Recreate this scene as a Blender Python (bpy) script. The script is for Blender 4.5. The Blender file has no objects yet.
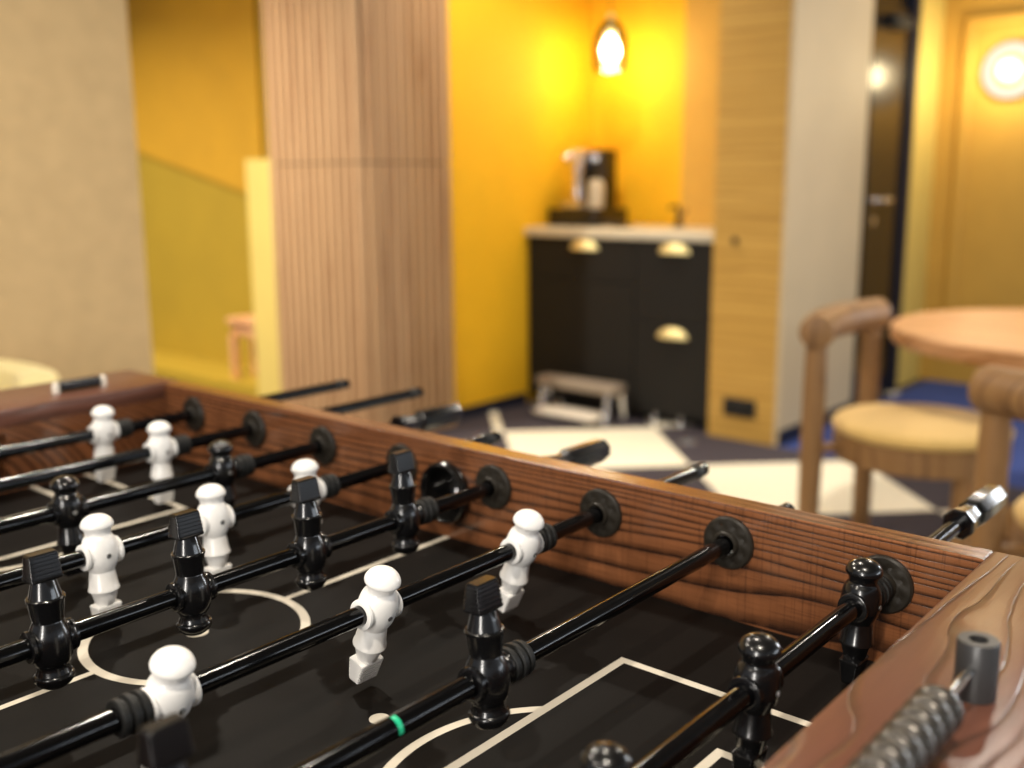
import bpy, bmesh, math, random
from math import sin, cos, pi, radians, sqrt
from mathutils import Matrix, Vector
random.seed(7)
scene = bpy.context.scene
COL = scene.collection

# ------------------------------------------------------------------ helpers
def link(o, parent=None):
    COL.objects.link(o)
    if parent: o.parent = parent
    return o

def obj(name, bm, mats, parent=None, smooth=True, angle=35, loc=None, rot=None):
    me = bpy.data.meshes.new(name)
    bmesh.ops.recalc_face_normals(bm, faces=bm.faces[:])
    bm.to_mesh(me); bm.free()
    for m in (mats if isinstance(mats, (list, tuple)) else [mats]): me.materials.append(m)
    if smooth:
        me.polygons.foreach_set('use_smooth', [True]*len(me.polygons))
        me.set_sharp_from_angle(angle=radians(angle))
    o = bpy.data.objects.new(name, me)
    link(o, parent)
    if loc: o.location = loc
    if rot: o.rotation_euler = rot
    return o

def empty(name, loc, rz=0.0):
    o = bpy.data.objects.new(name, None)
    o.empty_display_size = .05
    o.location = loc; o.rotation_euler = (0, 0, rz)
    return link(o)

def tag(o, label=None, cat=None, group=None, kind=None):
    if label: o['label'] = label
    if cat: o['category'] = cat
    if group: o['group'] = group
    if kind: o['kind'] = kind
    return o

def box(x0, x1, y0, y1, z0, z1, bev=0.0, seg=2, bm=None):
    nb = bmesh.new()
    bmesh.ops.create_cube(nb, size=1)
    bmesh.ops.scale(nb, vec=(abs(x1-x0), abs(y1-y0), abs(z1-z0)), verts=nb.verts)
    bmesh.ops.translate(nb, vec=((x0+x1)/2, (y0+y1)/2, (z0+z1)/2), verts=nb.verts)
    if bev: bmesh.ops.bevel(nb, geom=nb.edges[:], offset=bev, segments=seg, affect='EDGES', profile=.5)
    if bm is None: return nb
    return join(bm, nb)

def join(bm, nb):
    me = bpy.data.meshes.new('tmp'); nb.to_mesh(me); nb.free(); bm.from_mesh(me); bpy.data.meshes.remove(me); return bm

def rings_mesh(rings, caps=(True, True), closed=False):
    bm = bmesh.new()
    vs = [[bm.verts.new(p) for p in r] for r in rings]
    n = len(vs[0])
    pairs = list(zip(vs[:-1], vs[1:]))
    if closed: pairs.append((vs[-1], vs[0]))
    for a, b in pairs:
        for k in range(n):
            bm.faces.new((a[k], a[(k+1) % n], b[(k+1) % n], b[k]))
    if not closed:
        if caps[0]: bm.faces.new(vs[0][::-1])
        if caps[1]: bm.faces.new(vs[-1])
    return bm

def lathe(prof, axis='z', seg=32, caps=(True, True), closed=False, phase=0.0):
    R = []
    for h, r in prof:
        ring = []
        for k in range(seg):
            t = 2*pi*(k+phase)/seg
            a, b = r*cos(t), r*sin(t)
            ring.append({'z': (a, b, h), 'y': (a, h, b), 'x': (h, a, b)}[axis])
        R.append(ring)
    return rings_mesh(R, caps, closed)

def sq(a, b, n, t):
    c, s = cos(t), sin(t)
    return a*math.copysign(abs(c)**(2/n), c), b*math.copysign(abs(s)**(2/n), s)

def tube(path, r, seg=16, caps=True, closed=False):
    pts = [Vector(p) for p in path]; R = []
    n = len(pts); up = None
    for i, p in enumerate(pts):
        if closed: d = (pts[(i+1) % n]-pts[i-1]).normalized()
        else: d = (pts[min(i+1, n-1)]-pts[max(i-1, 0)]).normalized()
        if up is None:
            up = Vector((0, 0, 1)) if abs(d.z) < .9 else Vector((1, 0, 0))
        u = (up-d*up.dot(d)).normalized(); v = d.cross(u); up = u
        rr = r[i] if isinstance(r, (list, tuple)) else r
        R.append([p+u*(rr*cos(2*pi*k/seg))+v*(rr*sin(2*pi*k/seg)) for k in range(seg)])
    return rings_mesh(R, (caps, caps), closed)

def round_rod(path, r, seg=20, rnd=.35):
    """tube whose two ends are rounded over"""
    p = [Vector(q) for q in path]
    d0 = (p[0]-p[1]).normalized(); d1 = (p[-1]-p[-2]).normalized()
    e = r*rnd
    pts = [p[0]+d0*0, p[0]-d0*e*.3, p[0]-d0*e] + p[1:-1] + [p[-1]-d1*e, p[-1]-d1*e*.3, p[-1]]
    rr = [r-e, r-e*.3, r] + [r]*(len(p)-2) + [r, r-e*.3, r-e]
    return tube(pts, rr, seg)

def cut(o, cutters):
    """carve real openings out of a mesh"""
    bm = bmesh.new()
    for c in cutters: join(bm, c)
    bmesh.ops.recalc_face_normals(bm, faces=bm.faces[:])
    me = bpy.data.meshes.new('cut'); bm.to_mesh(me); bm.free()
    k = bpy.data.objects.new('cut', me); COL.objects.link(k)
    m = o.modifiers.new('b', 'BOOLEAN'); m.operation = 'DIFFERENCE'; m.object = k; m.solver = 'EXACT'
    k.matrix_world = o.matrix_world.copy()
    bpy.context.view_layer.update()
    dg = bpy.context.evaluated_depsgraph_get()
    new = bpy.data.meshes.new_from_object(o.evaluated_get(dg))
    o.modifiers.clear(); o.data = new
    bpy.data.objects.remove(k)
    return o

def dup(src, parent, loc=None):
    """copy of a part with copies of its own pieces"""
    c = src.copy(); COL.objects.link(c); c.parent = parent
    if loc is not None: c.location = loc
    for ch in list(src.children):
        g = ch.copy(); COL.objects.link(g); g.parent = c
    return c

# ------------------------------------------------------------------ materials
def srgb(r, g, b):
    f = lambda c: (c/255/12.92) if c/255 <= .04045 else ((c/255+.055)/1.055)**2.4
    return (f(r), f(g), f(b), 1)

class NT:
    def __init__(s, name):
        s.m = bpy.data.materials.new(name); s.m.use_nodes = True
        s.t = s.m.node_tree; s.t.nodes.clear()
        s.out = s.t.nodes.new('ShaderNodeOutputMaterial')
    def n(s, typ, **kw):
        x = s.t.nodes.new(typ)
        for k, v in kw.items(): setattr(x, k, v)
        return x
    def set(s, sock, v):
        if isinstance(v, bpy.types.NodeSocket): s.t.links.new(v, sock)
        else: sock.default_value = v
    def math(s, op, a, b=0.0, c=0.0):
        x = s.n('ShaderNodeMath', operation=op)
        s.set(x.inputs[0], a); s.set(x.inputs[1], b); s.set(x.inputs[2], c)
        return x.outputs[0]
    def coord(s, kind='Object'):
        return s.n('ShaderNodeTexCoord').outputs[kind]
    def mapped(s, scale=(1, 1, 1), rot=(0, 0, 0), loc=(0, 0, 0)):
        x = s.n('ShaderNodeMapping'); s.t.links.new(s.coord(), x.inputs['Vector'])
        x.inputs['Scale'].default_value = scale; x.inputs['Rotation'].default_value = rot; x.inputs['Location'].default_value = loc
        return x.outputs[0]
    def noise(s, vec, scale=5., detail=3., rough=.5, dist=0.):
        x = s.n('ShaderNodeTexNoise'); s.t.links.new(vec, x.inputs['Vector'])
        x.inputs['Scale'].default_value = scale; x.inputs['Detail'].default_value = detail
        x.inputs['Roughness'].default_value = rough; x.inputs['Distortion'].default_value = dist
        return x.outputs['Fac']
    def ramp(s, fac, stops, interp='LINEAR'):
        x = s.n('ShaderNodeValToRGB'); s.t.links.new(fac, x.inputs[0]); r = x.color_ramp; r.interpolation = interp
        while len(r.elements) < len(stops): r.elements.new(.5)
        for e, (p, c) in zip(r.elements, stops):
            e.position = p; e.color = c if len(c) == 4 else (*c, 1)
        return x.outputs[0]
    def mix(s, fac, a, b):
        x = s.n('ShaderNodeMix', data_type='RGBA'); s.set(x.inputs['Factor'], fac)
        s.set(x.inputs[6], a); s.set(x.inputs[7], b)
        return x.outputs[2]
    def xyz(s, v):
        x = s.n('ShaderNodeSeparateXYZ'); s.t.links.new(v, x.inputs[0]); return x.outputs
    def bump(s, h, strength=.2, dist=.001):
        x = s.n('ShaderNodeBump'); s.t.links.new(h, x.inputs['Height'])
        x.inputs['Strength'].default_value = strength; x.inputs['Distance'].default_value = dist
        return x.outputs[0]
    def bsdf(s, col, rough=.5, metal=0., spec=.5, coat=0., coat_rough=.1, normal=None, sheen=0.):
        b = s.n('ShaderNodeBsdfPrincipled')
        s.set(b.inputs['Base Color'], col); s.set(b.inputs['Roughness'], rough); s.set(b.inputs['Metallic'], metal)
        s.set(b.inputs['Specular IOR Level'], spec); s.set(b.inputs['Coat Weight'], coat); s.set(b.inputs['Coat Roughness'], coat_rough)
        s.set(b.inputs['Sheen Weight'], sheen)
        if normal is not None: s.t.links.new(normal, b.inputs['Normal'])
        s.t.links.new(b.outputs[0], s.out.inputs[0])
        return s.m

def plain(name, c, rough=.5, metal=0., spec=.5, coat=0., vary=.06, scale=30., bump=0., sheen=0.):
    k = NT(name); v = k.mapped()
    f = k.noise(v, scale, 3)
    lo = tuple(x*(1-vary) for x in c[:3])+(1,); hi = tuple(min(1, x*(1+vary)) for x in c[:3])+(1,)
    col = k.ramp(f, [(.3, lo), (.7, hi)])
    return k.bsdf(col, rough, metal, spec, coat, normal=k.bump(f, bump, .002) if bump else None, sheen=sheen)

def wood(name, base, dark, pale, along='x', lines=55., amp=5., rough=.38, line_w=.30, cross=.0, bump=.35, spec=.4, stretch=1.4, fine=1.0, line_col=None, warp=False, coat=0.):
    """plain-sawn board: long grain lines that wander and close into cathedrals"""
    k = NT(name); c = k.xyz(k.coord())
    x, y, z = c[0], c[1], c[2]
    u, v = {'x': (x, k.math('ADD', z, k.math('MULTIPLY', y, .8))), 'y': (y, k.math('ADD', x, k.math('MULTIPLY', z, .8))), 'z': (z, k.math('ADD', x, k.math('MULTIPLY', y, .9)))}[along]
    if warp:      # wide figure low on the board, tight straight grain near its top edge
        zn = k.math('DIVIDE', k.math('SUBTRACT', z, .785), .125)
        zn3 = k.math('MULTIPLY', k.math('MULTIPLY', zn, zn), zn)
        v = k.math('ADD', k.math('MULTIPLY', zn, .045), k.math('ADD', k.math('MULTIPLY', zn3, .085), k.math('MULTIPLY', y, .8)))
    def vec(su, sv):
        cb = k.n('ShaderNodeCombineXYZ'); k.set(cb.inputs[0], k.math('MULTIPLY', u, su)); k.set(cb.inputs[1], k.math('MULTIPLY', v, sv)); return cb.outputs[0]
    big = k.noise(vec(stretch, 9.), 1.0, 2., .5)
    wob = k.noise(vec(stretch*6, 30.), 1.0, 2., .5)
    t = k.math('ADD', k.math('MULTIPLY', v, lines), k.math('MULTIPLY', big, amp))
    t = k.math('ADD', t, k.math('MULTIPLY', wob, .55))
    fr = k.math('FRACT', t)
    # sharp on one side and soft on the other, like late wood
    ln = k.ramp(fr, [(0., (1, 1, 1)), (line_w*.35, (.75, .75, .75)), (line_w, (.12, .12, .12)), (.72, (0, 0, 0)), (.97, (.25, .25, .25)), (1., (1, 1, 1))])
    pores = k.noise(vec(18., 900.), 1.0, 2., .6)
    tone = k.noise(vec(1.2, 14.), 1.0, 3., .6)
    col = k.mix(k.ramp(tone, [(.3, (0, 0, 0)), (.7, (1, 1, 1))]), base, pale)
    col = k.mix(k.math('MULTIPLY', k.ramp(pores, [(.5, (0, 0, 0)), (.72, (1, 1, 1))]), .35*fine), col, dark)
    if cross:
        cr = k.noise(vec(500., 12.), 1.0, 1., .5)
        col = k.mix(k.math('MULTIPLY', k.ramp(cr, [(.55, (0, 0, 0)), (.7, (1, 1, 1))]), cross), col, dark)
    br = k.noise(vec(30., 60.), 1., 2.)
    lnw = k.math('MULTIPLY', ln, k.ramp(br, [(.2, (.55, .55, .55)), (.55, (1, 1, 1))]))
    col = k.mix(lnw, col, line_col or dark)
    h = k.math('SUBTRACT', k.math('MULTIPLY', pores, .25), lnw)
    return k.bsdf(col, rough, 0., spec, coat, .14, normal=k.bump(h, bump, .0006))

def emit(name, c, s):
    k = NT(name); e = k.n('ShaderNodeEmission'); e.inputs[0].default_value = c; e.inputs[1].default_value = s
    k.t.links.new(e.outputs[0], k.out.inputs[0]); return k.m

def clear_glass(name):
    k = NT(name); a = k.n('ShaderNodeBsdfTransparent'); a.inputs[0].default_value = (.97, .97, .95, 1)
    g = k.n('ShaderNodeBsdfGlossy'); g.inputs['Roughness'].default_value = .04
    lw = k.n('ShaderNodeLayerWeight'); lw.inputs[0].default_value = .35
    mx = k.n('ShaderNodeMixShader'); k.t.links.new(lw.outputs['Fresnel'], mx.inputs[0])
    k.t.links.new(a.outputs[0], mx.inputs[1]); k.t.links.new(g.outputs[0], mx.inputs[2]); k.t.links.new(mx.outputs[0], k.out.inputs[0])
    return k.m

M = {}
M['rail'] = wood('table side wood', srgb(124, 76, 46), srgb(24, 12, 8), srgb(142, 90, 56), 'x', 88, 7.0, .25, .38, cross=.35, spec=.5, coat=.9, bump=.5, stretch=1.1, warp=True)
M['end'] = wood('table end wood', srgb(98, 61, 47), srgb(58, 34, 27), srgb(110, 71, 57), 'y', 58, 6.5, .28, .2, bump=.9, stretch=2.4, fine=.6, line_col=srgb(70, 46, 35))
M['black'] = plain('black plastic', srgb(13, 13, 14), .24, spec=.5, coat=.25)
M['black_rod'] = plain('black lacquered steel', srgb(6, 6, 7), .13, spec=.4, coat=.0)
M['white'] = plain('white plastic', srgb(242, 240, 236), .32, spec=.45, coat=.2, vary=.02)
M['rubber'] = plain('black rubber', srgb(24, 24, 23), .55, spec=.35)
M['bearing'] = plain('bearing plastic', srgb(36, 32, 26), .45, spec=.3, vary=.15, scale=120)
M['cup'] = plain('ball cup plastic', srgb(18, 17, 16), .14, spec=.6, coat=.5)
M['steel'] = plain('bright steel', srgb(200, 200, 200), .22, 1.0)
M['screw'] = plain('screw steel', srgb(150, 150, 148), .3, 1.0)
M['pewter'] = plain('dark pewter plastic', srgb(84, 80, 75), .27, .7, spec=.6)
M['post'] = plain('dark grey post plastic', srgb(48, 47, 47), .38)
M['hole'] = plain('dark recess', srgb(14, 13, 13), .7)
M['green'] = plain('green painted glint', srgb(40, 190, 140), .3)  # colour of the light reflection painted on the second rod
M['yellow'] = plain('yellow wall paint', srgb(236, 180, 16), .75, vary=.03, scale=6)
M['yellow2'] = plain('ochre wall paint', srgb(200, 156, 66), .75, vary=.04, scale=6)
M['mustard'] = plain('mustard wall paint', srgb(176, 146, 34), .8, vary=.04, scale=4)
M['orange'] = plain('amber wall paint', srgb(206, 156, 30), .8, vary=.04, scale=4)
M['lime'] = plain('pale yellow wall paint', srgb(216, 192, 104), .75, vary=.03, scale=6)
M['beige'] = plain('beige wall fabric', srgb(196, 168, 122), .9, vary=.06, scale=14, bump=.15)
M['greybeige'] = plain('grey beige laminate', srgb(188, 170, 138), .6, vary=.03, scale=5)
M['oak'] = wood('oak veneer', srgb(184, 144, 66), srgb(158, 118, 50), srgb(194, 154, 76), 'x', 22, 3., .55, .25, bump=.1, stretch=.6, fine=.4)
M['slat'] = wood('slatted wood', srgb(182, 146, 106), srgb(158, 120, 84), srgb(190, 154, 114), 'z', 9, 4., .6, .3, bump=.1, stretch=.4, fine=.4)
M['chairwood'] = wood('walnut chair wood', srgb(138, 102, 62), srgb(96, 66, 38), srgb(152, 114, 72), 'z', 14, 3., .5, .22, bump=.1)
M['tabletop'] = wood('oak table wood', srgb(196, 146, 100), srgb(158, 108, 66), srgb(206, 158, 112), 'x', 12, 4., .42, .22, bump=.1, stretch=.8)
M['cushion'] = plain('ochre seat fabric', srgb(212, 176, 104), .85, vary=.06, scale=80, bump=.2, sheen=.2)
M['paleup'] = plain('pale yellow upholstery', srgb(220, 204, 146), .9, vary=.04, scale=60, bump=.2, sheen=.2)
M['pinewood'] = wood('pine stool wood', srgb(226, 168, 116), srgb(196, 134, 84), srgb(234, 180, 130), 'z', 14, 3., .55, .2, bump=.1)
M['cabinet'] = plain('black cabinet laminate', srgb(24, 22, 19), .6, spec=.3, vary=.08, scale=60)
M['stone'] = plain('pale stone worktop', srgb(206, 196, 172), .35, vary=.06, scale=25)
M['brass'] = plain('brass', srgb(246, 228, 164), .45, .6)
M['chrome'] = plain('chrome', srgb(222, 222, 224), .24, .9)
M['darkdoor'] = plain('dark door lacquer', srgb(24, 22, 22), .24, spec=.4, coat=.0)
M['doorframe'] = plain('navy door frame', srgb(18, 24, 42), .5, spec=.3)
M['white_dull'] = plain('off white laminate', srgb(226, 216, 200), .5)
M['ceiling'] = plain('dark ceiling paint', srgb(84, 78, 70), .9)
M['greytread'] = plain('grey beige tread', srgb(140, 126, 110), .6)
M['glass'] = clear_glass('clear lamp glass')
M['bulb'] = emit('warm bulb', (1, .82, .5, 1), 25.)
M['bulb2'] = emit('warm wall lamp bulb', (1, .84, .55, 1), 3.)
M['opal'] = emit('opal lamp glass', (1, .88, .66, 1), .75)
M['spot'] = emit('downlight lens', (1, .86, .66, 1), 40.)

# playfield: printed white markings on satin black, in table coordinates
LX, RX, NY, FY = -1.128, .0793, -.6944, 0.0
CX, CY = -.525, -.3472
def field_material():
    k = NT('printed playfield'); c = k.xyz(k.coord()); x, y = c[0], c[1]
    ax = k.math('ABSOLUTE', k.math('SUBTRACT', x, CX)); dy = k.math('SUBTRACT', y, CY); ay = k.math('ABSOLUTE', dy)
    hw = .0042
    def near(d, w=hw): return k.math('LESS_THAN', k.math('ABSOLUTE', d), w)
    def AND(*a):
        r = a[0]
        for b in a[1:]: r = k.math('MULTIPLY', r, b)
        return r
    def circ(px, rad, w=hw):
        dx = k.math('SUBTRACT', ax, px); d = k.math('SQRT', k.math('ADD', k.math('MULTIPLY', dx, dx), k.math('MULTIPLY', dy, dy)))
        return near(k.math('SUBTRACT', d, rad), w), d
    rr = k.math('SQRT', k.math('ADD', k.math('MULTIPLY', ax, ax), k.math('MULTIPLY', dy, dy)))
    parts = [AND(near(ax, .0036), k.math('GREATER_THAN', rr, .1015))]
    parts.append(circ(0., .1015, .0045)[0])
    parts.append(k.math('LESS_THAN', circ(0., 0.)[1], .0105))
    BX, BW, GX, GW = .3468, .2085, .488, .128       # penalty box and goal box from the centre
    ring, _ = circ(BX-.0+.0, .082, hw)
    PX = .254
    parts.append(AND(near(k.math('SUBTRACT', ax, BX)), k.math('LESS_THAN', ay, BW+hw)))
    parts.append(AND(near(k.math('SUBTRACT', ay, BW)), k.math('GREATER_THAN', ax, BX-hw)))
    parts.append(AND(near(k.math('SUBTRACT', ax, GX)), k.math('LESS_THAN', ay, GW+hw)))
    parts.append(AND(near(k.math('SUBTRACT', ay, GW)), k.math('GREATER_THAN', ax, GX-hw)))
    arc, _ = circ(ARC_X, ARC_R, hw)
    parts.append(AND(arc, k.math('LESS_THAN', ax, BX)))
    parts.append(k.math('LESS_THAN', circ(PX, 0.)[1], .0085))
    tot = parts[0]
    for p in parts[1:]: tot = k.math('MAXIMUM', tot, p)
    f = k.noise(k.mapped(), 900., 2.)
    base = k.ramp(f, [(.35, srgb(9, 7, 6)), (.65, srgb(18, 15, 12))])
    col = k.mix(tot, base, srgb(206, 198, 182))
    return k.bsdf(col, 0.5, 0., .09, normal=k.bump(f, .12, .0004))
ARC_X, ARC_R = .434, .130
M['field'] = field_material()

def carpet_material():
    k = NT('diamond carpet'); c = k.xyz(k.coord()); x, y = c[0], c[1]
    s = k.math('MULTIPLY', k.math('ADD', x, y), .70711); t = k.math('MULTIPLY', k.math('SUBTRACT', x, y), .70711)
    i = k.math('FLOOR', k.math('DIVIDE', k.math('SUBTRACT', s, .735), .75)); j = k.math('FLOOR', k.math('DIVIDE', k.math('ADD', t, 3.40), .70))
    par = k.math('FLOORED_MODULO', k.math('ADD', i, j), 2.)
    f = k.noise(k.mapped(), 220., 3.)
    pale = k.ramp(f, [(.3, srgb(222, 212, 186)), (.7, srgb(246, 240, 220))])
    dark = k.ramp(f, [(.3, srgb(58, 53, 58)), (.7, srgb(78, 72, 78))])
    blue = k.ramp(f, [(.3, srgb(48, 62, 118)), (.7, srgb(70, 88, 150))])
    hall = k.math('MULTIPLY', k.math('GREATER_THAN', x, -1.74), k.math('GREATER_THAN', y, 3.45))
    par = k.math('MAXIMUM', par, k.math('LESS_THAN', s, -.06))
    col = k.mix(par, pale, dark)
    col = k.mix(hall, col, blue)
    return k.bsdf(col, .95, 0., .15, normal=k.bump(f, .4, .003))
M['carpet'] = carpet_material()

# ------------------------------------------------------------------ foosball table
ZR = .87                      # rod axis above the floor
ZF = ZR-.0769                 # playing surface
ZT = ZR+.0384                 # top edge of the cabinet
TY = .0276                    # side board thickness
S = .15                       # rod spacing
XE = .2295                    # outer end
XW = LX-(XE-RX)
ZB = .60                      # bottom of the cabinet

table = empty('foosball_table', (CX, CY, 0))
tag(table, 'dark wood foosball table with black playing field in the foreground', 'foosball table')
TO = Vector((-CX, -CY, 0))    # children of the table stay in room coordinates
def tpart(name, bm, m, **kw):
    o = obj(name, bm, m, table, **kw); o.location = (-CX, -CY, 0); return o

def ycyl(x, y0, y1, z, r, seg=24): 
    b = lathe([(y0, r), (y1, r)], 'y', seg); bmesh.ops.translate(b, vec=(x, 0, z), verts=b.verts); return b
HX, HZ = -3.5*S, ZR-.021
for far in (1, 0):
    y0, y1 = (FY, FY+TY) if far else (NY-TY, NY)
    sp = tpart('side_panel', box(LX, RX, y0, y1, ZB, ZT, .0012, 1), M['rail'], smooth=False)
    bpy.context.view_layer.update()
    cuts = [ycyl(-i*S, y0-.05, y1+.05, ZR+(-.0025 if i == 0 else .0012 if i == 1 else 0), .0105) for i in range(8)]
    if far: cuts.append(ycyl(HX, y0-.05, y1+.05, HZ, .0325, 40))
    cut(sp, cuts)
for near in (1, 0):
    a, b = (RX, XE) if near else (XW, LX)
    tpart('end_rail', box(a, b, NY-TY, FY+TY, ZT-.024, ZT, .0015, 2), M['end'])
    i0, i1 = (RX, RX+.022) if near else (LX-.022, LX)
    ep = tpart('end_panel', box(i0, i1, NY-TY, FY+TY, ZB, ZT-.0242), M['rail'], smooth=False)
    bpy.context.view_layer.update()
    cut(ep, [box(i0-.05, i1+.05, CY-.10, CY+.10, ZF+.0005, ZF+.082)])
    o0, o1 = (XE-.022, XE) if near else (XW, XW+.022)
    tpart('end_apron', box(o0, o1, NY-TY, FY+TY, ZB, ZT-.0242), M['rail'], smooth=False)
tpart('playfield', box(LX+.0003, RX-.0003, NY+.0003, FY-.0003, ZF-.012, ZF), M['field'], smooth=False)
tpart('bottom_panel', box(LX+.001, RX-.001, NY+.001, FY-.001, ZB+.002, ZB+.012), M['rail'], smooth=False)
for x in (XW+.08, XE-.08):
    for y in (NY+.055, FY-.055):
        lg = tpart('leg', box(x-.045, x+.045, y-.045, y+.045, .03, ZB+.0015, .004, 2), M['rail'])
        ft = obj('leveling_foot', lathe([(0, .03), (.006, .032), (.012, .03), (.016, .012), (.0299, .012)], 'z', 20), M['rubber'], lg)
        ft.location = (x, y, 0)

# bearing plates on the inner faces, eight to a side
def bearing_bm(sgn):
    R = []
    prof = [(0, .0262, 0), (.0035, .0262, 0), (.0052, .0245, 0), (.0056, .0215, .0), (.0056, .0185, 1), (.0058, .0155, 0), (.0062, .0135, 0), (.0095, .0125, 0), (.0105, .0118, 0), (.0105, .0100, 0), (0, .0100, 0)]
    for h, r, w in prof:
        ring = []
        for k in range(48):
            t = 2*pi*k/48
            hh = h + (.0013*cos(8*t) if w else 0)
            ring.append((r*cos(t), -sgn*hh, r*sin(t)))
        R.append(ring)
    return rings_mesh(R, closed=True)
for sgn, y in ((1, FY), (-1, NY)):
    me = None
    for i in range(8):
        if me is None:
            b = tpart('rod_bearing', bearing_bm(sgn), M['bearing']); me = b
        else:
            b = me.copy(); COL.objects.link(b)
        b.location = (-i*S-CX, y-sgn*.0002-CY, ZR+(-.0025 if i == 0 else .0012 if i == 1 else 0))

# ball entry cup in the far board
cupp = [(-.006, .0385), (-.010, .0362), (-.0105, .0335), (-.008, .0312), (-.001, .0300), (.012, .0285), (.026, .0235), (.034, .0145), (.037, .002),
        (.040, .002), (.0375, .0165), (.0295, .0265), (.013, .0316), (-.0005, .0322), (-.0005, .0385)]
tpart('ball_cup', lathe([(h, r) for h, r in cupp], 'y', 48, closed=True), M['cup'])
bpy.data.objects['ball_cup'].location = (HX-CX, FY-CY, HZ)

# score counter on the near end
PX_ = .1425
def counter(x, y0, y1, nb, b0, z):
    sc = obj('counter_rod', lathe([(y0+.0005, .003), (y1-.0005, .003)], 'y', 16), M['steel'], table, loc=(x-CX, -CY, z+.0205))
    for y in (y0, y1):
        p = [(0, .0124), (.0345, .0122), (.036, .0114), (.036, .0056), (.028, .0054), (.028, .0001)]
        po = obj('counter_post', lathe(p, 'z', 36), M['post'], table, loc=(x-CX, y-CY, z+.0002))
    first = None
    for q in range(nb):
        y = b0-q*.0148
        if first is None:
            pr = [(-.0072, .0045), (-.0070, .0070), (-.0060, .0105), (-.0042, .0130), (-.0015, .0142), (.0015, .0142), (.0042, .0130), (.0060, .0105), (.0070, .0070), (.0072, .0045)]
            first = obj('counter_bead', lathe(pr, 'y', 28), M['pewter'], table, angle=60); bd = first
        else:
            bd = first.copy(); COL.objects.link(bd)
        bd.location = (x-CX, y-CY, z+.0205)
counter(PX_, -.455, -.240, 9, -.312, ZT)
# small slider bar on the far end
fx = -1.185
bar = obj('slider_bar', lathe([(-.031, .0065), (-.03, .008), (.03, .008), (.031, .0065)], 'y', 24), M['black'], table, loc=(fx-CX, -.107-CY, ZT+.0086))
for y in (-.1440, -.0700):
    obj('slider_post', lathe([(0, .0055), (.012, .0055), (.015, .004), (.016, .001)], 'z', 20), M['white_dull'], table, loc=(fx-CX, y-CY, ZT+.0002))

# ------------------------------------------------------------------ the men
mm = .001
def man_bm():
    prof = []   # (z, half x, half y, exponent)
    for z, r in [(38.4, .6), (38.1, 4.0), (37.1, 7.8), (35.2, 11.0), (32.7, 13.4), (30.0, 14.8), (28.0, 15.2), (26.5, 14.9), (25.6, 14.0), (25.2, 13.2), (22.4, 12.1), (19.6, 11.3),
                 (18.6, 11.6), (17.2, 12.8), (15.0, 14.1), (12, 15.3), (7, 16.3), (2, 16.6), (-3, 16.4), (-8, 15.4), (-12.6, 13.5), (-15.8, 11.9), (-16.8, 11.4)]:
        prof.append((z, r, r, 2))
    for z, r in [(-17.1, 11.4), (-18.0, 11.7), (-32.6, 13.5), (-33.6, 14.2), (-35.4, 14.3), (-36.0, 13.8), (-36.2, 12.4), (-43, 10.6), (-49.4, 8.9)]:
        prof.append((z, r, r, 2))
    prof.append((-49.8, 8.2, 11.6, 6)); prof.append((-50.0, 8.4, 12.3, 9))
    z0, z1 = -51.0, -69.8
    n = 6
    for q in range(n):
        for f, d in ((.0, 0.), (.50, 0.), (.56, 1.0), (.94, 1.0)):
            z = z0+(z1-z0)*(q+f)/n; w = (z0-z)/(z0-z1)
            prof.append((z, 8.8-2.8*w-d, 12.5-1.2*w, 12))
    prof.append((-69.8, 5.9, 11.2, 12)); prof.append((-71.0, 4.7, 10.2, 12))
    R = []
    N = 48
    for z, a, b, e in prof:
        R.append([(lambda p: (p[0]*mm, p[1]*mm, z*mm))(sq(a, b, e, 2*pi*(k+.5)/N)) for k in range(N)])
    return rings_mesh(R)
def hub_bm():
    p = [(-18.3, 8.3), (-18.3, 11.8), (-17.9, 12.5), (-15.6, 12.8), (-14.5, 11.9), (-13.6, 11.5), (-9, 12.6), (9, 12.6), (13.6, 11.5), (14.5, 11.9), (15.6, 12.8), (17.9, 12.5), (18.3, 11.8), (18.3, 8.3)]
    return lathe([(h*mm, r*mm) for h, r in p], 'y', 36, closed=True)
def screw_bm():
    p = [(15.2, 2.4), (16.9, 2.4), (17.3, 2.0), (17.3, 1.2), (16.6, 1.0), (16.6, .05)]
    return lathe([(h*mm, r*mm) for h, r in p], 'x', 16)
MAN_ME, HUB_ME, SCR_ME = {}, {}, {}
protos = {}
def bumper_bm():
    p = [(0, 8.4), (0, 12.6), (.6, 13.4), (4.6, 13.4), (5.2, 12.4), (5.6, 11.2), (7.6, 11.2), (8, 12.6), (8.8, 13.9), (12.4, 13.9), (13.2, 12.6), (13.6, 11.2), (15.4, 11.2), (15.8, 12.6), (16.6, 13.4), (20, 13.2), (20.8, 12.2), (20.8, 8.4)]
    return lathe([(h*mm, r*mm) for h, r in p], 'y', 40, closed=True)
def handle_bm():
    # eight-sided grip: front collar, waist, stepped barrel; local y = 0 is the end on the rod side
    p = [(0, 8.2), (0, 14.5), (2, 16.4), (10, 16.0), (24, 13.2), (38, 12.2), (44, 12.4), (46, 15.2), (50, 16.2), (118, 15.6), (124, 14.8), (128, 12.5), (128, .5)]
    return lathe([(h*mm, r*mm) for h, r in p], 'y', 8, phase=.5)
def endcap_bm():
    p = [(0, 8.3), (1, 8.7), (12, 8.7), (14, 8.0), (15, 6.2), (15.2, .3)]
    return lathe([(h*mm, r*mm) for h, r in p], 'y', 24)

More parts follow.
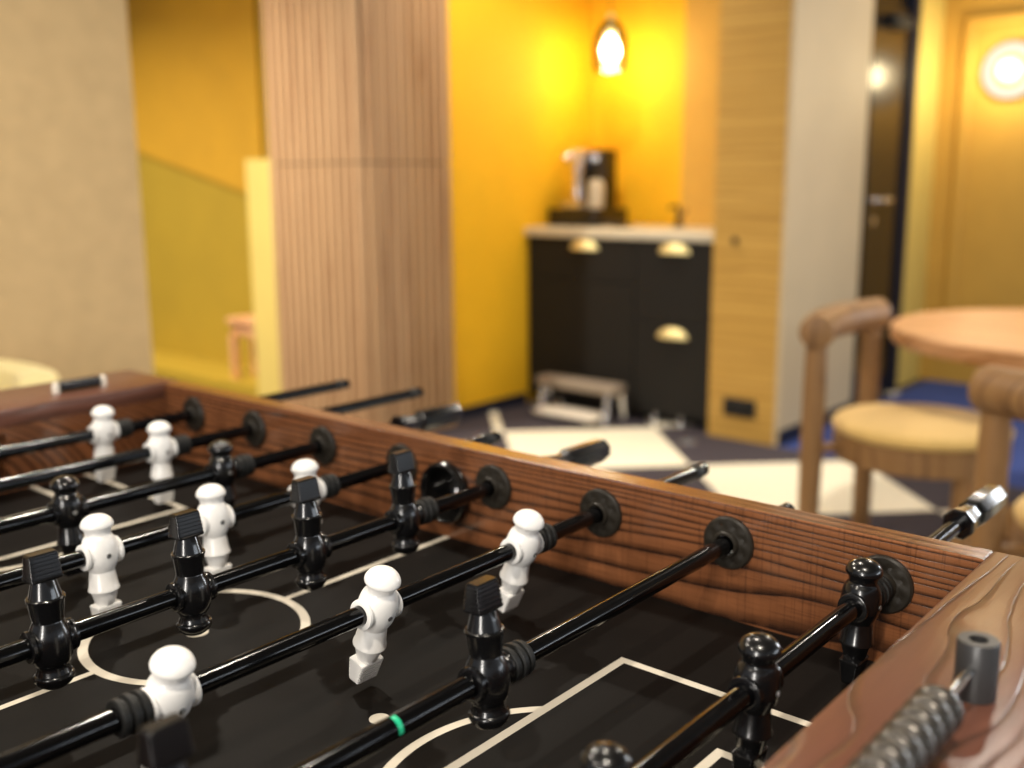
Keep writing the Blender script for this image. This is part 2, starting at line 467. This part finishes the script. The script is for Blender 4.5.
first = {}
def part_copy(key, build, m, parent, loc, name, angle=35):
    if key not in first:
        o = obj(name, build(), m, parent, angle=angle); first[key] = o
    else:
        o = first[key].copy(); COL.objects.link(o); o.parent = parent
    o.location = loc
    return o
def add_man(rod, y, color):
    if color not in protos:
        o = obj('player_figure', man_bm(), M[color], rod, angle=38)
        obj('hub', hub_bm(), M[color], o)
        obj('screw', screw_bm(), M['screw'], o)
        protos[color] = o; o.location = (0, y, 0)
        return o
    return dup(protos[color], rod, (0, y, 0))

DZ = {1: -.0025, 2: .0012}     # the holes are not drilled perfectly level
RODS = [
 # number, men y, colour, tilt, upside-down, far end y, grip on far side, label
 (1, [-.052, -.239, -.424], 'black', 3, 0, .200, 1, 'rod with three upright black men beside the near end board, silver-glinting grip beyond'),
 (2, [-.353, -.601], 'black', -3, 1, .128, 0, 'rod with black men upside down, second from the near end board, painted green glint on it'),
 (3, [-.132, -.320, -.512], 'white', 17, 0, .213, 0, 'rod with three leaning white men, nearest of the white rods'),
 (4, [-.143, -.2685, -.3965, -.5205, -.640], 'black', -2, 1, .088, 1, 'rod with a full row of upside-down black men over the centre line'),
 (5, [-.150, -.273, -.398, -.519, -.640], 'white', -3, 0, .178, 0, 'rod with white men right behind the upside-down black row'),
 (6, [-.158, -.353, -.548], 'black', -2, 0, .132, 1, 'rod with upright shiny-headed black men, third rod from the far end board'),
 (7, [-.150, -.395], 'white', 1, 0, .330, 0, 'second rod from the far end board, with a long bare end beyond the side board'),
 (8, [-.147, -.337, -.527], 'white', 5, 0, .302, 0, 'farthest rod, with a white man right beside the far end board'),
]
for i, men, colr, tilt, inv, yend, handle, lab in RODS:
    x = -(i-1)*S
    rod = empty('foosball_rod', (x, CY, ZR+DZ.get(i, 0.)))
    rod.rotation_euler = (0, radians(tilt + (180 if inv else 0)), 0)
    tag(rod, lab, 'foosball rod', 'rods of the foosball table')
    # the slide of the rod: the far tip sits at yend (start of the grip or tip of the bare end)
    if handle: f_end, n_end = yend+.030, NY-TY-.10+yend-.10
    else: f_end, n_end = yend, NY-TY-.30+yend
    n_end = min(n_end, NY-TY-.06)
    obj('rod_tube', lathe([(n_end-CY, .0074), (n_end-CY+.0006, .0080), (f_end-CY-.0006, .0080), (f_end-CY, .0074)], 'y', 28), M['black_rod'], rod)
    cap_y, cap_s = (n_end, -1) if handle else (f_end, 1)
    c = part_copy('cap', endcap_bm, M['rubber'], rod, (0, cap_y-CY-cap_s*.0125, 0), 'end_cap')
    if cap_s < 0: c.rotation_euler = (0, 0, pi)
    h = part_copy('handle', handle_bm, M['black'], rod, (0, (yend if handle else n_end+.03)-CY, 0), 'handle', 20)
    if not handle: h.rotation_euler = (0, 0, pi)
    for y in men: add_man(rod, y-CY, colr)
    for y, s in ((men[0]+.0185, 1), (men[-1]-.0185, -1)):
        b = part_copy('bumper', bumper_bm, M['rubber'], rod, (0, y-CY, 0), 'bumper')
        if s < 0: b.rotation_euler = (0, 0, pi)
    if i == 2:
        # green light reflection painted as a small patch part way round the tube
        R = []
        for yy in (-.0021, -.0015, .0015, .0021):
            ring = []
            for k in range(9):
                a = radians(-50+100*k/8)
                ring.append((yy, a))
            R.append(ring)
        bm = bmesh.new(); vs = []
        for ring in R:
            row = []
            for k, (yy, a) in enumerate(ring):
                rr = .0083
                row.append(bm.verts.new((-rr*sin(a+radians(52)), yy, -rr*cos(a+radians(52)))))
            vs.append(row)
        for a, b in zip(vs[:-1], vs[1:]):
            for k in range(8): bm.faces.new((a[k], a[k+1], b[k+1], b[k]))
        tag(obj('glint', bm, M['green'], rod, loc=(0, -.4445-CY, 0)), 'small painted green glint')

# ------------------------------------------------------------------ the room
def struct(name, bm, m, smooth=False, parent=None):
    o = obj(name, bm, m, parent, smooth=smooth)
    if not parent: o['kind'] = 'structure'
    return o
H = 2.75
LMX, LMZ, FRX, FRZ = -1.413, 1.785, -1.68, 2.10   # hall lamp and wall moulding
WL_Y = 1.205
struct('floor', box(-8.6, 3.2, -2.8, 6.2, -.05, 0), M['carpet'])
ceil = struct('ceiling', box(-8.6, 3.2, -2.8, 6.2, H, H+.06), M['ceiling'])
struct('wall_left', box(-3.32, -3.20, -2.8, WL_Y, 0, H), M['beige'])
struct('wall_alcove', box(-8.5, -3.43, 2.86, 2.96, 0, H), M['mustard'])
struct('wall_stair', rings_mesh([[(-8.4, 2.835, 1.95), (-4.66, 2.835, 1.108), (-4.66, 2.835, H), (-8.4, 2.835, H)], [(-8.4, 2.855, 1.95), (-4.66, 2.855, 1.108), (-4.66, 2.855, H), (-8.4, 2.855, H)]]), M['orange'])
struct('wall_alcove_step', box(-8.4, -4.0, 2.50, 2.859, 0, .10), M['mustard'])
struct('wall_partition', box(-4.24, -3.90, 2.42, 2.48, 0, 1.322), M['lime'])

# slatted column: one ribbed skin round a square core, with a seam ring
def column_bm(x0, x1, y0, y1, z0, z1):
    pts = []
    def side(ax, ay, bx, by):
        L = math.hypot(bx-ax, by-ay); n = max(1, round(L/.052)); dx, dy = (bx-ax)/L, (by-ay)/L; nx, ny = dy, -dx
        for k in range(n):
            for f, d in ((.0, 0.), (.26, .0), (.29, .022), (.96, .022), (.99, 0.)):
                q = (k+f)/n*L
                pts.append((ax+dx*q+nx*d, ay+dy*q+ny*d))
    side(x0, y0, x1, y0); side(x1, y0, x1, y1); side(x1, y1, x0, y1); side(x0, y1, x0, y0)
    return rings_mesh([[(px, py, z) for px, py in pts] for z in (z0, z1)])
struct('wall_column_lower', column_bm(-3.86, -3.21, 2.30, 2.84, 0, 1.288), M['slat'])
struct('wall_column_upper', column_bm(-3.86, -3.21, 2.30, 2.84, 1.294, H), M['slat'])
struct('wall_column_core', box(-3.85, -3.22, 2.31, 2.83, 1.287, 1.295), M['cabinet'])

# kitchenette niche
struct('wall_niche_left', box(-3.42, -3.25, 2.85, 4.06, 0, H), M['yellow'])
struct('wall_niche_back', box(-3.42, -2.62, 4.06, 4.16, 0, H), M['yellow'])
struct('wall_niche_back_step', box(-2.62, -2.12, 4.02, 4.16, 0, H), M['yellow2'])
struct('wall_niche_right', box(-2.10, -1.76, 3.45, 4.30, 0, H), M['oak'])
struct('wall_hall_side', box(-1.76, -1.74, 3.452, 4.30, 0, H), M['greybeige'])
struct('wall_hall_door', box(-2.06, -1.82, 4.30, 5.06, 0, H), M['darkdoor'])
struct('wall_hall_end', box(-2.1, 3.1, 5.50, 5.60, 0, H), M['yellow2'])
struct('wall_right', box(3.1, 3.2, 4.2, 5.5, 0, H), M['beige'])
struct('baseboard_niche', box(-3.25, -3.238, 2.86, 3.47, 0, .06), M['doorframe'])
struct('baseboard_hall', box(-1.74, -1.728, 3.46, 4.29, 0, .07), M['doorframe'])
struct('baseboard_left', box(-3.20, -3.188, -2.79, WL_Y-.01, 0, .07), M['doorframe'])
# hall door in the dark side wall
d = struct('door_1', box(-1.82, -1.80, 4.36, 4.98, 0, 2.08, .003, 1), M['darkdoor'])
obj('door_panel', box(-1.80, -1.794, 4.48, 4.86, .25, 1.80, .002, 1), M['darkdoor'], d, smooth=False)
hd = obj('door_handle', round_rod([(-1.755, 4.60, 1.09), (-1.755, 4.73, 1.09)], .014, 16), M['chrome'], d)
obj('handle_stem', lathe([(-1.80, .024), (-1.794, .024), (-1.793, .010), (-1.752, .010)], 'x', 20, ), M['chrome'], hd, loc=(0, 4.605, 1.09))
obj('lock_plate', lathe([(-1.80, .026), (-1.793, .026), (-1.792, .02), (-1.792, .001)], 'x', 24), M['chrome'], d, loc=(0, 4.60, .985))
obj('door_closer', box(-1.80, -1.745, 4.62, 4.86, 1.97, 2.03, .006, 2), M['hole'], d)
struct('trim_1', box(-1.82, -1.775, 4.98, 5.06, 0, 2.2, .004, 1), M['doorframe'])
struct('trim_2', box(-1.82, -1.785, 4.302, 4.36, 0, 2.2, .004, 1), M['darkdoor'])
struct('wall_hall_return', box(-2.06, -1.80, 5.0605, 5.50, 0, H), M['lime'])
# raised frame on the end wall: one closed moulding
def frame_bm(x0, x1, z0, z1, w, y0, y1):
    R = []
    for dx, yy in ((0, y1), (0, y0+.008), (w*.3, y0), (w*.7, y0), (w, y0+.008), (w, y1)):
        R.append([(x0+dx, yy, z0+dx), (x1-dx, yy, z0+dx), (x1-dx, yy, z1-dx), (x0+dx, yy, z1-dx)])
    return rings_mesh(R, closed=True)
struct('window_1', frame_bm(.05, 2.85, .75, 2.55, .06, 5.45, 5.5), M['white_dull'])
struct('trim_4', frame_bm(FRX, -.2, .2, FRZ, .06, 5.47, 5.5), M['yellow2'])

# ------------------------------------------------------------------ kitchenette
CYF = 3.48
cab = empty('kitchen_cabinet', (-2.68, 3.77, 0))
tag(cab, 'black kitchen cabinet with brass cup pulls in the yellow niche', 'cabinet')
def cpart(name, bm, m, parent=None, loc=None, **kw):
    o = obj(name, bm, m, parent or cab, **kw)
    if not parent: o.location = (2.68, -3.77, 0)
    if loc: o.location = loc
    return o
cpart('carcass', box(-3.235, -2.115, CYF+.02, 4.0, .05, .9165), M['cabinet'], smooth=False)
cpart('plinth', box(-3.235, -2.115, CYF+.10, 3.98, 0.0, .0495), M['hole'], smooth=False)
def cup_pull():
    # half-dome cup: outer shell as a lofted quarter
    R = []
    for q in range(9):
        t = pi*q/8
        ring = []
        for k in range(7):
            a = pi/2*k/6
            ring.append((-.066*cos(t)*1.0, -.028*sin(t)*sin(a)-.0005, .030*sin(t)*cos(a)))
        for k in range(7):
            a = pi/2*(6-k)/6
            ring.append((-.062*cos(t), -.024*sin(t)*sin(a)-.0005, .026*sin(t)*cos(a)))
        R.append(ring)
    b = rings_mesh(R)
    bmesh.ops.remove_doubles(b, verts=b.verts, dist=1e-5)
    return b
def face(x0, x1, z0, z1, hx, hz, name='drawer'):
    f = cpart(name, box(x0, x1, CYF, CYF+.0195, z0, z1, .002, 1), M['cabinet'], smooth=False)
    p = obj('cup_pull', cup_pull(), M['brass'], f, loc=(hx, CYF, hz)); p.scale = (1.32, 1.1, 1.75)
face(-3.233, -2.551, .70, .912, -2.86, .857); face(-2.547, -2.117, .52, .912, -2.325, .857); face(-2.547, -2.117, .055, .516, -2.325, .445)
cpart('door', box(-3.233, -2.551, CYF, CYF+.0195, .055, .696, .002, 1), M['cabinet'], smooth=False)
for x in (-2.45, -2.30, -3.05):
    cpart('cabinet_foot', lathe([(0, .022), (.004, .024), (.012, .02), (.03, .014), (.0495, .014)], 'z', 18), M['steel'], loc=(x+2.68, CYF+.055-3.77, 0))
wt = obj('kitchen_worktop', box(-3.248, -2.103, CYF-.015, 4.018, .917, .962, .004, 2), M['stone'])
tag(wt, 'pale stone worktop on the black cabinet', 'worktop')
ZC = .9622
# tray with the coffee machine
tray = obj('serving_tray', box(-3.215, -2.90, 3.62, 3.94, ZC, ZC+.095, .014, 3), M['black'])
tag(tray, 'black tray under the coffee machine on the worktop', 'tray')
cm = empty('coffee_machine', (-3.055, 3.78, ZC+.095))
tag(cm, 'black and chrome coffee machine on a tray in the yellow niche', 'coffee machine')
obj('body', box(-.075, .10, .0, .13, .0, .31, .014, 3), M['black'], cm)
obj('brew_head', box(-.085, .015, -.10, .001, .225, .31, .012, 3), M['chrome'], cm)
obj('drip_tray', box(-.085, .055, -.13, .0, .001, .035, .006, 2), M['chrome'], cm)
obj('spout', lathe([(.05, .024), (.06, .034), (.17, .030), (.19, .036), (.226, .036)], 'z', 20), M['chrome'], cm, loc=(-.03, -.055, 0))
obj('lever', round_rod([(-.03, -.10, .275), (-.045, -.13, .273), (-.06, -.145, .27)], .014, 14), M['chrome'], cm)
obj('control_dial', lathe([(-.018, .018), (-.014, .022), (0, .022)], 'y', 20), M['chrome'], cm, loc=(.055, .0, .265))
mug = obj('milk_jug', lathe([(.0, .034), (.004, .040), (.10, .043), (.135, .038), (.15, .030), (.152, .012), (.152, .001)], 'z', 28), M['stone'])
mug.location = (-2.945, 3.70, ZC+.0955); tag(mug, 'pale milk jug right of the coffee machine', 'jug')
sp = obj('coaster', lathe([(0, .055), (.008, .058), (.010, .05), (.010, .001)], 'z', 28), M['black']); sp.location = (-2.79, 3.72, ZC+.0003)
tag(sp, 'flat black coaster on the worktop beside the milk jug', 'coaster')
tap = empty('faucet', (-2.535, 3.86, ZC))
tag(tap, 'small black faucet at the back of the worktop', 'faucet')
obj('base', lathe([(0, .026), (.012, .026), (.018, .016), (.06, .015)], 'z', 20), M['black'], tap)
obj('neck', round_rod([(0, 0, .055), (0, 0, .085), (0, -.015, .105), (0, -.05, .112), (0, -.09, .100)], .010, 14), M['black'], tap)
obj('lever', round_rod([(.012, 0, .05), (.03, 0, .075), (.045, 0, .095)], .006, 10), M['black'], tap)
sw = obj('wall_switch', box(-.008, .0, -.04, .04, -.04, .04, .003, 2), M['white_dull']); sw.location = (-2.2, 4.0195, 1.30)
sw.rotation_euler = (0, 0, pi/2); tag(sw, 'small pale switch on the yellow niche wall beside the oak panel', 'switch')

kb = obj('panel_knob', lathe([(-.022, .004), (-.021, .012), (-.012, .016), (-.004, .012), (0, .012)], 'y', 20), M['hole'], bpy.data.objects['wall_niche_right'], loc=(-1.985, 3.4498, .93))
so = empty('power_socket', (-1.935, 3.4498, .156)); tag(so, 'black double socket low on the oak panel', 'socket')
obj('plate', box(-.082, .082, -.010, 0, -.042, .042, .003, 2), M['hole'], so)
for sx in (-.04, .04):
    obj('insert', lathe([(-.0102, .028), (-.0115, .027), (-.0115, .020), (-.0065, .019), (-.0065, .001)], 'y', 24), M['cabinet'], so, loc=(sx, 0, 0))

# low step stool in front of the cabinet
st = empty('step_stool', (-2.745, 3.36, 0), 0.0)
tag(st, 'low step stool with chrome legs in front of the black cabinet', 'step stool')
obj('tread', box(-.30, .20, -.06, .06, .150, .200, .012, 3), M['greytread'], st)
obj('lower_tread', box(-.24, .14, -.16, .0, .030, .050, .006, 2), M['white_dull'], st)
for sx in (-.285, .185):
    obj('leg', tube([(sx, .05, 0), (sx, .045, .10), (sx, .04, .149)], .016, 14), M['chrome'], st)
    obj('leg', tube([(sx+(.03 if sx < 0 else -.03), -.075, 0), (sx+(.03 if sx < 0 else -.03), -.06, .06), (sx+(.03 if sx < 0 else -.03), -.045, .149)], .016, 14), M['chrome'], st)
fc = obj('floor_cap', lathe([(0, .045), (.006, .044), (.012, .03), (.014, .001)], 'z', 24), M['chrome']); fc.location = (-2.10, 3.27, .0003)
tag(fc, 'small round metal cap on the dark carpet before the oak panel', 'floor cap')

# pendant over the worktop
pl = empty('pendant_lamp', (-2.92, 3.78, 1.875)); tag(pl, 'glowing bulb in a clear glass pendant over the coffee machine', 'pendant lamp')
obj('bulb', lathe([(-.062, .001), (-.060, .014), (-.050, .030), (-.032, .042), (-.010, .046), (.012, .042), (.035, .029), (.055, .016), (.066, .012), (.066, .001)], 'z', 28), M['bulb'], pl)
obj('shade', lathe([(-.11, .085), (-.05, .092), (.03, .090), (.09, .070), (.13, .035), (.15, .022), (.149, .019), (.128, .032), (.089, .067), (.03, .087), (-.05, .089), (-.11, .082)], 'z', 32, closed=True), M['glass'], pl)
obj('socket', lathe([(.067, .018), (.10, .021), (.16, .021), (.175, .010), (.18, .004)], 'z', 24), M['brass'], pl)
obj('cord', tube([(0, 0, .178), (0, 0, .5), (0, 0, H-1.876)], .0035, 8), M['hole'], pl)

# round lamp on the end wall of the hall
wl = empty('wall_lamp', (LMX, 5.498, LMZ)); tag(wl, 'round glowing glass lamp on the ochre wall at the end of the hall', 'wall lamp')
obj('back_plate', lathe([(-.02, .06), (-.018, .07), (0, .07)], 'y', 32), M['brass'], wl)
obj('glass_ring', lathe([(-.030, .150), (-.044, .142), (-.050, .120), (-.046, .098), (-.036, .088), (-.030, .088), (-.028, .098), (-.024, .120), (-.026, .142)], 'y', 48, closed=True), M['opal'], wl)
obj('bulb', lathe([(-.105, .001), (-.103, .020), (-.094, .040), (-.075, .056), (-.05, .058), (-.03, .045), (-.0205, .025)], 'y', 32), M['bulb2'], wl)

# ------------------------------------------------------------------ seating
def arc(cx, cy, r, a0, a1, z, n=18, zf=None):
    return [(cx+r*cos(a0+(a1-a0)*k/n), cy+r*sin(a0+(a1-a0)*k/n), z if zf is None else zf(k/n)) for k in range(n+1)]
def barrel_chair(loc, face, label, span=21, rad=.77, inset=.05):
    c = empty('barrel_chair', (loc[0], loc[1], 0), face)   # +x is the direction it faces
    tag(c, label, 'chair', 'wooden chairs round the table')
    obj('seat', lathe([(.445, .001), (.445, .245), (.452, .258), (.468, .262), (.482, .250), (.490, .20), (.492, .10), (.492, .001)], 'z', 48), M['cushion'], c)
    obj('apron', lathe([(.365, .215), (.365, .250), (.372, .257), (.438, .257), (.444, .250), (.444, .215)], 'z', 48, closed=True), M['chairwood'], c)
    a0, a1 = radians(180-span), radians(180+span)
    cx = rad-.286
    obj('back_rail', round_rod(arc(cx, 0, rad, a0, a1, .765, 20), .052, 24, .18), M['chairwood'], c)
    for a in (a0+inset, a1-inset):
        px, py = cx+rad*cos(a), rad*sin(a)
        lg = obj('leg', lathe([(0, .026), (.01, .029), (.36, .034), (.60, .034), (.718, .031)], 'z', 24), M['chairwood'], c, loc=(px, py, 0))
        q = math.hypot(px, py)
        obj('seat_peg', tube([(0, 0, .405), (-px*(1-.25/q), -py*(1-.25/q), .405)], .016, 14), M['chairwood'], lg)
    for a in (radians(38), radians(-38)):
        obj('leg', lathe([(0, .024), (.01, .027), (.30, .031), (.3648, .031)], 'z', 24), M['chairwood'], c, loc=(.215*cos(a), .215*sin(a), 0))
    return c

CH1 = ((-.73, 2.31), radians(2)); CH2 = ((-.03, 1.68), radians(83))
barrel_chair(*CH1, 'barrel-backed wooden chair with ochre seat standing left of the round table')
barrel_chair(*CH2, 'barrel-backed wooden chair nearest the camera, cut off by the right edge')
rt = empty('round_table', (-.44, 2.96, 0)); tag(rt, 'round wooden table with a thick edge between the barrel-backed chairs', 'table')
obj('tabletop', lathe([(.648, .001), (.648, .56), (.655, .590), (.668, .60), (.705, .60), (.710, .594), (.710, .001)], 'z', 72), M['tabletop'], rt)
obj('pedestal', lathe([(.025, .24), (.035, .235), (.05, .10), (.08, .065), (.55, .060), (.63, .09), (.6475, .20)], 'z', 40), M['chairwood'], rt)
obj('base', lathe([(0, .27), (.018, .27), (.0248, .26)], 'z', 48), M['chairwood'], rt)

# pale tub armchair behind the table's far end
ar = empty('tub_armchair', (-2.70, .14, 0), radians(-20)); tag(ar, 'pale yellow tub armchair behind the far end of the foosball table', 'armchair')
def shell_bm(r0, r1, z0, z1, a0, a1, n=40):
    R = []
    for k in range(n+1):
        a = a0+(a1-a0)*k/n
        e = min(1.0, sin(pi*k/n)*4+.55)
        zt = z0+(z1-z0)*e
        prof = [(r0, z0), (r1, z0), (r1, zt-.05), (r1-.012, zt-.018), ((r0+r1)/2, zt), (r0+.012, zt-.018), (r0, zt-.05)]
        R.append([(r*cos(a), r*sin(a), z) for r, z in prof])
    return rings_mesh(R)
obj('backrest', shell_bm(.30, .42, .14, .70, radians(70), radians(290)), M['paleup'], ar)
obj('seat', lathe([(.14, .001), (.14, .28), (.16, .295), (.38, .295), (.42, .275), (.435, .20), (.437, .001)], 'z', 40), M['paleup'], ar)
for a in (45, 135, 225, 315):
    obj('leg', lathe([(0, .014), (.1398, .022)], 'z', 16), M['chairwood'], ar, loc=(.24*cos(radians(a)), .24*sin(radians(a)), 0))

# little pine stool in the alcove
ps = empty('pine_stool', (-4.53, 2.66, .1003)); tag(ps, 'small pine stool half hidden behind the pale yellow partition', 'stool')
obj('seat', box(-.17, .17, -.10, .10, .32, .355, .008, 2), M['pinewood'], ps)
obj('apron', box(-.15, .15, -.08, .08, .255, .3195, .004, 1), M['pinewood'], ps)
for sx in (-.145, .145):
    for sy in (-.07, .07):
        obj('leg', lathe([(0, .022), (.2548, .026)], 'z', 4, phase=.5), M['pinewood'], ps, loc=(sx, sy, 0), smooth=False)

# ------------------------------------------------------------------ light
def downlight(x, y, power, col=(1, .90, .76), size=.09, spread=150):
    obj('downlight_ring', lathe([(-.012, .052), (-.014, .062), (-.004, .066), (-.0005, .066), (-.0005, .052)], 'z', 28, closed=True), M['steel'], ceil, loc=(x, y, H))
    l = bpy.data.lights.new('unseen_downlight', 'AREA'); l.shape = 'DISK'; l.size = size; l.energy = power; l.color = col; l.spread = radians(spread)
    o = bpy.data.objects.new('unseen_downlight_lamp', l); link(o); o.location = (x, y, H-.02)
DL = [(-1.9, -.9, 14), (.45, -.9, 14), (-.7, -2.0, 10), (-.7, .6, 7), (-3.6, .9, 58), (-6.0, .9, 52), (-.4, 3.0, 18), (-2.6, 2.9, 12), (-5.4, 1.5, 5), (-1.9, .5, 15), (-1.0, 4.4, 8)]  # unseen lamps; those by the left wall and alcove added to brighten them
for x, y, p in DL: downlight(x, y, p)
def lamp(name, typ, loc, energy, col, size=.05, rot=None, **kw):
    l = bpy.data.lights.new(name, typ); l.energy = energy; l.color = col
    if typ == 'POINT': l.shadow_soft_size = size
    for k, v in kw.items(): setattr(l, k, v)
    o = bpy.data.objects.new(name, l); link(o); o.location = loc
    if rot: o.rotation_euler = rot
    return o
lamp('pendant_glow', 'POINT', (-2.92, 3.78, 1.79), 4.8, (1, .80, .45), .05)
lamp('hall_glow', 'POINT', (LMX, 5.27, LMZ), 7, (1, .80, .45), .06)
lamp('alcove_fill', 'POINT', (-4.9, 1.85, 2.45), 6, (1, .84, .55), .06)  # unseen point light without a fixture, added to brighten the alcove
# daylight from the tall windows on the right of the room
lamp('window_daylight', 'AREA', (3.0, 2.4, 1.5), 18, (.84, .92, 1.0), rot=(0, radians(90), 0), shape='RECTANGLE', size=2.0, size_y=3.4)
lamp('hall_window_daylight', 'AREA', (1.45, 5.44, 1.65), 46, (.88, .94, 1.0), rot=(radians(-90), 0, 0), shape='RECTANGLE', size=2.7, size_y=1.7)
lamp('rear_window_daylight', 'AREA', (.5, -2.7, 1.55), 46, (1.0, .95, .88), rot=(radians(90), 0, 0), shape='RECTANGLE', size=2.8, size_y=1.7)

w = bpy.data.worlds.new('World'); scene.world = w; w.use_nodes = True
bg = w.node_tree.nodes['Background']; bg.inputs[0].default_value = (.80, .86, .95, 1); bg.inputs[1].default_value = .22

# ------------------------------------------------------------------ camera

yaw, pitch, roll = YAW, PITCH, ROLL = (0.69999, .1958, -.0069)
C = Vector((0.30129, -.859275, 1.216035)); F = 1035.31
fw = Vector((-sin(yaw)*cos(pitch), cos(yaw)*cos(pitch), -sin(pitch)))
r = Vector((cos(yaw), sin(yaw), 0)); u = r.cross(fw)
r2 = r*cos(roll)+u*sin(roll); u2 = -r*sin(roll)+u*cos(roll)
cd = bpy.data.cameras.new('Camera'); cam = bpy.data.objects.new('Camera', cd); link(cam)
m = Matrix((r2, u2, -fw)).transposed().to_4x4(); m.translation = C
cam.matrix_world = m
cd.sensor_width = 36; cd.lens = 36*F/1024; cd.clip_start = .02
cd.dof.use_dof = True; cd.dof.focus_distance = .84; cd.dof.aperture_fstop = 3.1
scene.camera = cam
vs = scene.view_settings
vs.view_transform = 'Standard'; vs.look = 'None'; vs.gamma = 1; vs.use_curve_mapping = False; vs.exposure = 0.7
